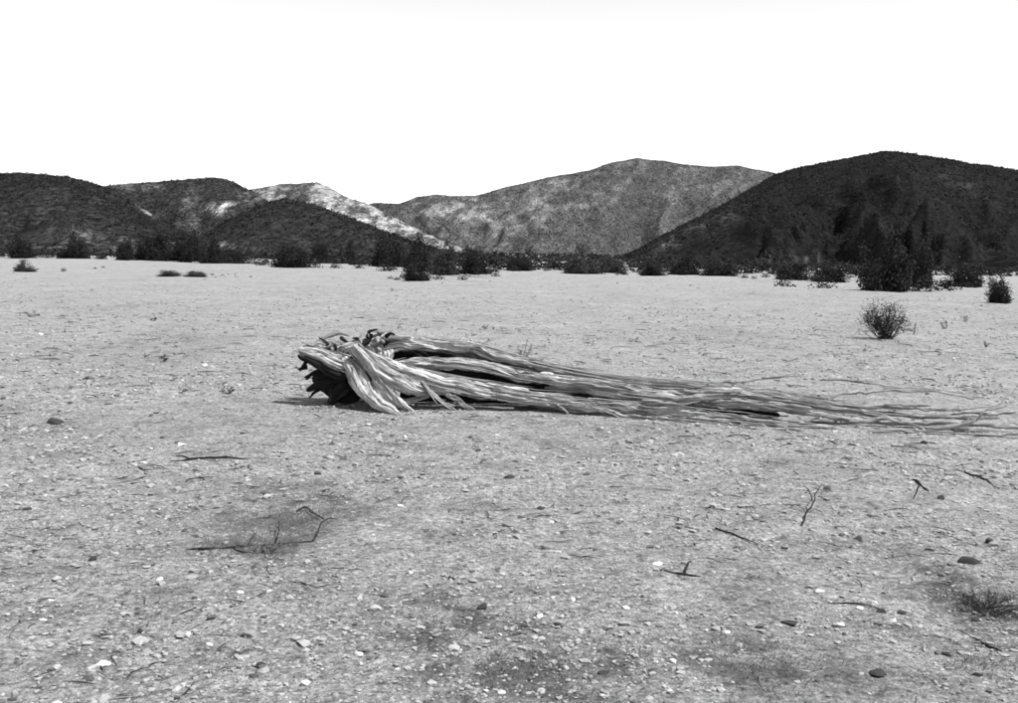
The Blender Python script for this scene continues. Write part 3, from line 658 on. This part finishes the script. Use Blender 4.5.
STONES = [
 (54, 423, 25, 'd', 'dark flat stone lying alone below the plain at far left', .42),
 (180, 445, 9, 'p', 'small white stone just above the long thin stick', .5),
 (103, 665, 17, 'p', 'large white stone in the bottom left corner', .6),
 (306, 684, 13, 'p', 'white stone at the bottom edge left of centre', .5),
 (240, 593, 9, 'p', 'white pebble below the dead branch', .6),
 (160, 580, 8, 'p', 'pale pebble below the left end of the dead branch', .5),
 (209, 645, 10, 'p', 'pale stone right of the large bottom left white stone', .5),
 (50, 601, 10, 'p', 'upper of two pale stones near the left edge', .4),
 (43, 620, 9, 'p', 'lower of two pale stones near the left edge', .4),
 (261, 666, 12, 'd', 'dark lump in the bottom left foreground', .6),
 (27, 510, 11, 'd', 'dark stone at the left edge level with the dead branch', .5),
 (93, 560, 10, 'd', 'dark stone left of the dead branch', .6),
 (140, 632, 10, 'd', 'dark stone above the large bottom left white stone', .7),
 (572, 601, 9, 'p', 'bright white round pebble in the centre foreground', .8),
 (626, 608, 13, 'p', 'bright white flat stone right of the centre pebble', .4),
 (548, 549, 17, 'm', 'grey domed stone with dark shadow in mid foreground', .6),
 (509, 526, 20, 'm', 'broad grey domed stone left of the shadowed one', .45),
 (573, 513, 22, 'm', 'wide flat grey stone farther back in the centre', .35),
 (358, 654, 14, 'p', 'pale stone left of the dark centre patch', .4),
 (410, 573, 8, 'p', 'white pebble left of centre in the gravel', .6),
 (400, 506, 10, 'p', 'pale flat pebble below the trunk root end', .4),
 (502, 694, 11, 'p', 'right of two white stones at bottom centre edge', .5),
 (486, 691, 8, 'p', 'left of two white stones at bottom centre edge', .5),
 (482, 609, 13, 'd', 'dark round stone above the dark centre patch', .7),
 (451, 579, 10, 'd', 'small dark stone left of the white centre pebble', .6),
 (509, 478, 14, 'd', 'dark flat stone halfway between trunk and centre foreground', .35),
 (541, 509, 12, 'd', 'dark stone touching the wide flat grey stone', .5),
 (604, 674, 16, 'd', 'dark low stone at the bottom right of centre', .35),
 (657, 565, 15, 'p', 'long pale stone beside the dark debris', .35),
 (540, 617, 8, 'p', 'pale pebble lower left of the bright white round one', .6),
 (676, 613, 6, 'p', 'tiny white pebble right of the white flat stone', .6),
 (863, 540, 19, 'm', 'grey stone with dark underside in right foreground', .55),
 (819, 592, 13, 'p', 'white stone at the left of the right hand cluster', .55),
 (860, 610, 10, 'p', 'white stone in the middle of the right hand cluster', .7),
 (840, 625, 11, 'p', 'pale stone lowest in the right hand cluster', .5),
 (893, 622, 8, 'p', 'white pebble at the right of the right hand cluster', .7),
 (874, 603, 9, 'p', 'pale pebble topmost in the right hand cluster', .6),
 (882, 612, 16, 'd', 'dark stone within the right hand cluster of white stones', .4),
 (902, 613, 14, 'd', 'dark stone at the right end of the white cluster', .4),
 (790, 624, 22, 'd', 'flat dark stone left of the right hand cluster', .3),
 (726, 633, 10, 'p', 'white stone alone on the bare sand right of centre', .6),
 (920, 627, 5, 'p', 'tiny white pebble on the bare sand at right', .7),
 (929, 551, 13, 'd', 'small dark stone left of the dark clump at right', .5),
 (970, 563, 30, 'd', 'large dark stone in the dark clump near right edge', .4),
 (953, 565, 14, 'm', 'round grey stone left of the large dark one', .7),
 (990, 543, 12, 'd', 'round dark stone above the dark clump at right edge', .8),
 (877, 675, 24, 'd', 'dark stone near the bottom right corner', .5),
 (941, 499, 9, 'd', 'small dark stone beside the short sticks at right', .7),
 (904, 472, 7, 'p', 'white pebble below the tip of the trunk', .6),
 (832, 489, 19, 'm', 'grey domed stone below the trunk tip', .4),
 (924, 443, 10, 'd', 'small dark stone just below the trunk tip', .6),
 (673, 662, 10, 'p', 'pale stone at the bottom right of the dark patch', .6),
 (41, 335, 7, 'p', 'tiny white stone far out on the left plain', .6),
 (109, 404, 11, 'm', 'grey flat stone on the left plain right of dark stone', .4),
 (946, 655, 12, 'd', 'dark stone below the dark strip at the right edge', .6),
 (978, 676, 14, 'd', 'dark stone in the bottom right corner', .5),
 (1003 - 28, 620, 12, 'd', 'dark stone half way down the right edge', .5),
]
for i, s in enumerate(STONES): stone(s[0], s[1], s[2], s[3], s[4], s[5], i)

# ------------------------------------------------------------------ sticks, dead branch, tufts
def stick(name, pts, radpx, label, mat=M_DTWIG, lift=.3, sideb=(), cat='stick'):
    P = []
    for q in pts:
        g = ground_at(q[0], q[1]); g[2] += q[2] if len(q) > 2 else 0; P.append(g)
    P = np.array(P); mpp = P[0][1] / FPX; r = [x * mpp * .6 for x in radpx]; P[:, 2] += max(r) * lift
    base = P[0].copy(); e = empty(name, base)
    v, f, u = tube(P - base, r, 8, len(P) * 6, .25, 3, 0, 1, mpp * 5, int(pts[0][0])); add('stem', fast_mesh('stem', v, f, True, u), mat, e)
    for sb, sr in sideb:
        Q = []
        for q in sb:
            g = ground_at(q[0], q[1]); g[2] += (q[2] if len(q) > 2 else 0) + max(r) * lift; Q.append(g)
        v, f, u = tube(np.array(Q) - base, [x * mpp * .7 for x in sr], 6, len(Q) * 5, .2, 3, 0, 1, mpp * 2, int(sb[0][0])); add('twig', fast_mesh('twig', v, f, True, u), mat, e)
    tag(e, label, cat); return e
stick('stick', [(170, 461), (190, 460.5), (210, 459), (225, 458.5), (240, 459), (258, 457.5)], [1, 1.8, 2, 1.8, .8], 'long thin dark stick on the gravel left of centre', sideb=[([(192, 460), (184, 457), (172, 456)], [1.2, 1, .5])])
stick('stick', [(130, 484), (145, 482), (160, 479)], [1, 1.4, .6], 'short faint stick left of the long thin one', M_TWIG)
stick('dead_branch', [(186, 550), (205, 550), (225, 548.5), (245, 547), (268, 545), (295, 543), (315, 541.5)], [1.2, 2.2, 2.4, 2.6, 2.4, 1.8, 1.4], 'dead forked branch lying in dry brush left of centre', cat='branch',
      sideb=[([(312, 542), (317, 539, .02), (321, 533, .05), (329, 530, .06), (338, 529, .05)], [1.6, 1.5, 1.4, 1.2, .6]), ([(248, 547), (252, 542, .02), (258, 537, .03)], [1.6, 1.2, .5]), ([(232, 548), (240, 552), (252, 554)], [1.5, 1.2, .5]),
             ([(275, 545), (279, 538, .03), (280, 530, .05)], [1.6, 1.2, .5]), ([(262, 546), (263, 552, .01), (266, 558)], [1.6, 1.2, .5]), ([(284, 544), (276, 549), (272, 553)], [1.4, 1, .5])])
stick('stick', [(296, 512), (305, 510, .02), (312, 516, .02), (325, 523, .01)], [1.6, 2.2, 2.4, .8], 'thick bent twig above the forked end of the branch', sideb=[([(304, 511), (297, 515), (290, 513)], [1.2, 1, .5])])
stick('stick', [(322, 492), (328, 490), (336, 486)], [1.6, 1.8, .7], 'short dark twig highest above the dead branch')
stick('stick', [(180, 614), (196, 608), (212, 598), (222, 589)], [.8, 1.2, 1.2, .6], 'thin curved twig below the dead branch', M_TWIG)
stick('stick', [(660, 570), (672, 573), (684, 575), (700, 577)], [1.2, 2.6, 2.8, 1], 'dark broken debris stick beside the long pale stone', sideb=[([(684, 575), (688, 568, .02), (692, 566, .02)], [2, 1.8, .8])])
stick('dry_stalk', [(801, 526), (806, 520, .03), (812, 512, .06), (815, 506, .08), (822, 500, .1)], [1.8, 1.6, 1.4, 1.2, .6], 'thin upright dead stalk in the right gravel', sideb=[([(812, 512, .06), (808, 505, .09), (803, 503, .1)], [1.1, .9, .5])], cat='stalk')
stick('stick', [(912, 480), (919, 484), (930, 492)], [1.6, 2.4, .9], 'left of the short sticks at right', sideb=[([(920, 485), (916, 492), (913, 500)], [1.2, 1, .5])])
stick('stick', [(955, 470), (968, 474), (985, 481), (1000, 490)], [1.2, 1.8, 1.8, .8], 'diagonal stick near the right edge below the trunk tip')
stick('stick', [(715, 528), (728, 533), (745, 540), (760, 547)], [2, 1.8, 1.4, .6], 'thin diagonal twig in the gravel right of centre', M_TWIG)
stick('stick', [(955, 629), (968, 636), (985, 645), (1001, 653)], [1.2, 1.8, 2.6, 1.2], 'dark diagonal stick low at the right edge')
stick('stick', [(815, 600), (835, 604), (858, 605), (885, 611)], [1, 1.6, 1.8, .8], 'dark stick running through the right hand cluster of stones')

sparse_bush('dry_bush', 272, 549, 34, 165, 'flattened tangle of fine dead stems around the dead branch', 40, 431, 0, mat=M_GRASS, thick=.0018)
sparse_bush('dry_bush', 300, 524, 22, 100, 'smaller tangle of fine dead stems behind the bent twig', 24, 432, 0, mat=M_GRASS, thick=.0016)
sparse_bush('dry_bush', 985, 612, 26, 90, 'dark tangle of dead stems at the lower right edge', 40, 433, 0, mat=M_TWIG, thick=.0018)
def tuft(u, v, wpx, hpx, nb, label, seed, mat=M_GRASS):
    p = ground_at(u, v); mpp = p[1] / FPX; W = wpx * mpp * .75; H = hpx * mpp * .8; r = np.random.default_rng(seed); V = []; F = []; o = 0
    for k in range(nb):
        b = np.array([r.normal(0, .5) * W, r.normal(0, .5) * W, 0]); b[2] = float(gh(p[0] + b[0], p[1] + b[1])) - p[2] - .004
        d = np.array([r.normal(0, .5), r.normal(0, .5), r.uniform(.4, 1)]); d = d / np.linalg.norm(d) * H * r.uniform(.25, .9)
        s = np.cross(d, r.normal(0, 1, 3)); s = s / np.linalg.norm(s) * .0011 * r.uniform(.7, 1.6); m = b + d * .55 + r.normal(0, .06, 3) * H
        V += [b - s, b + s, m + s * .8, m - s * .8, b + d + s * .2, b + d - s * .2]; F += [[o, o + 1, o + 2, o + 3], [o + 3, o + 2, o + 4, o + 5]]; o += 6
    e = add('dry_grass_tuft', fast_mesh('dry_grass_tuft', np.array(V), np.array(F), False), mat, None, p)
    tag(e, label, 'dry grass', kind='stuff'); return e
tuft(292, 520, 75, 14, 700, 'fuzzy dry brush between the bent twig and the branch', 901)
tuft(262, 548, 60, 14, 420, 'fuzzy dry brush growing through the dead branch', 902)
tuft(215, 546, 45, 10, 260, 'sparse dry brush at the left end of dead branch', 903)
tuft(470, 620, 90, 13, 420, 'low dry grass in upper part of dark centre patch', 904)
tuft(535, 672, 120, 18, 800, 'low dry grass filling the dark bottom centre patch', 905)
tuft(765, 668, 110, 16, 500, 'low dry grass at the bottom right of centre', 906)
tuft(985, 605, 60, 18, 600, 'dark dry grass in the strip along the right edge', 907)
tuft(985, 665, 60, 14, 260, 'dry grass in the bottom right corner', 908)
tuft(425, 655, 80, 12, 260, 'thin dry grass left of the dark bottom centre patch', 909)
tuft(640, 650, 80, 12, 240, 'thin dry grass between bottom centre and bottom right', 910)
tuft(330, 500, 30, 12, 120, 'small wisp of dry grass above the dead branch fork', 911)
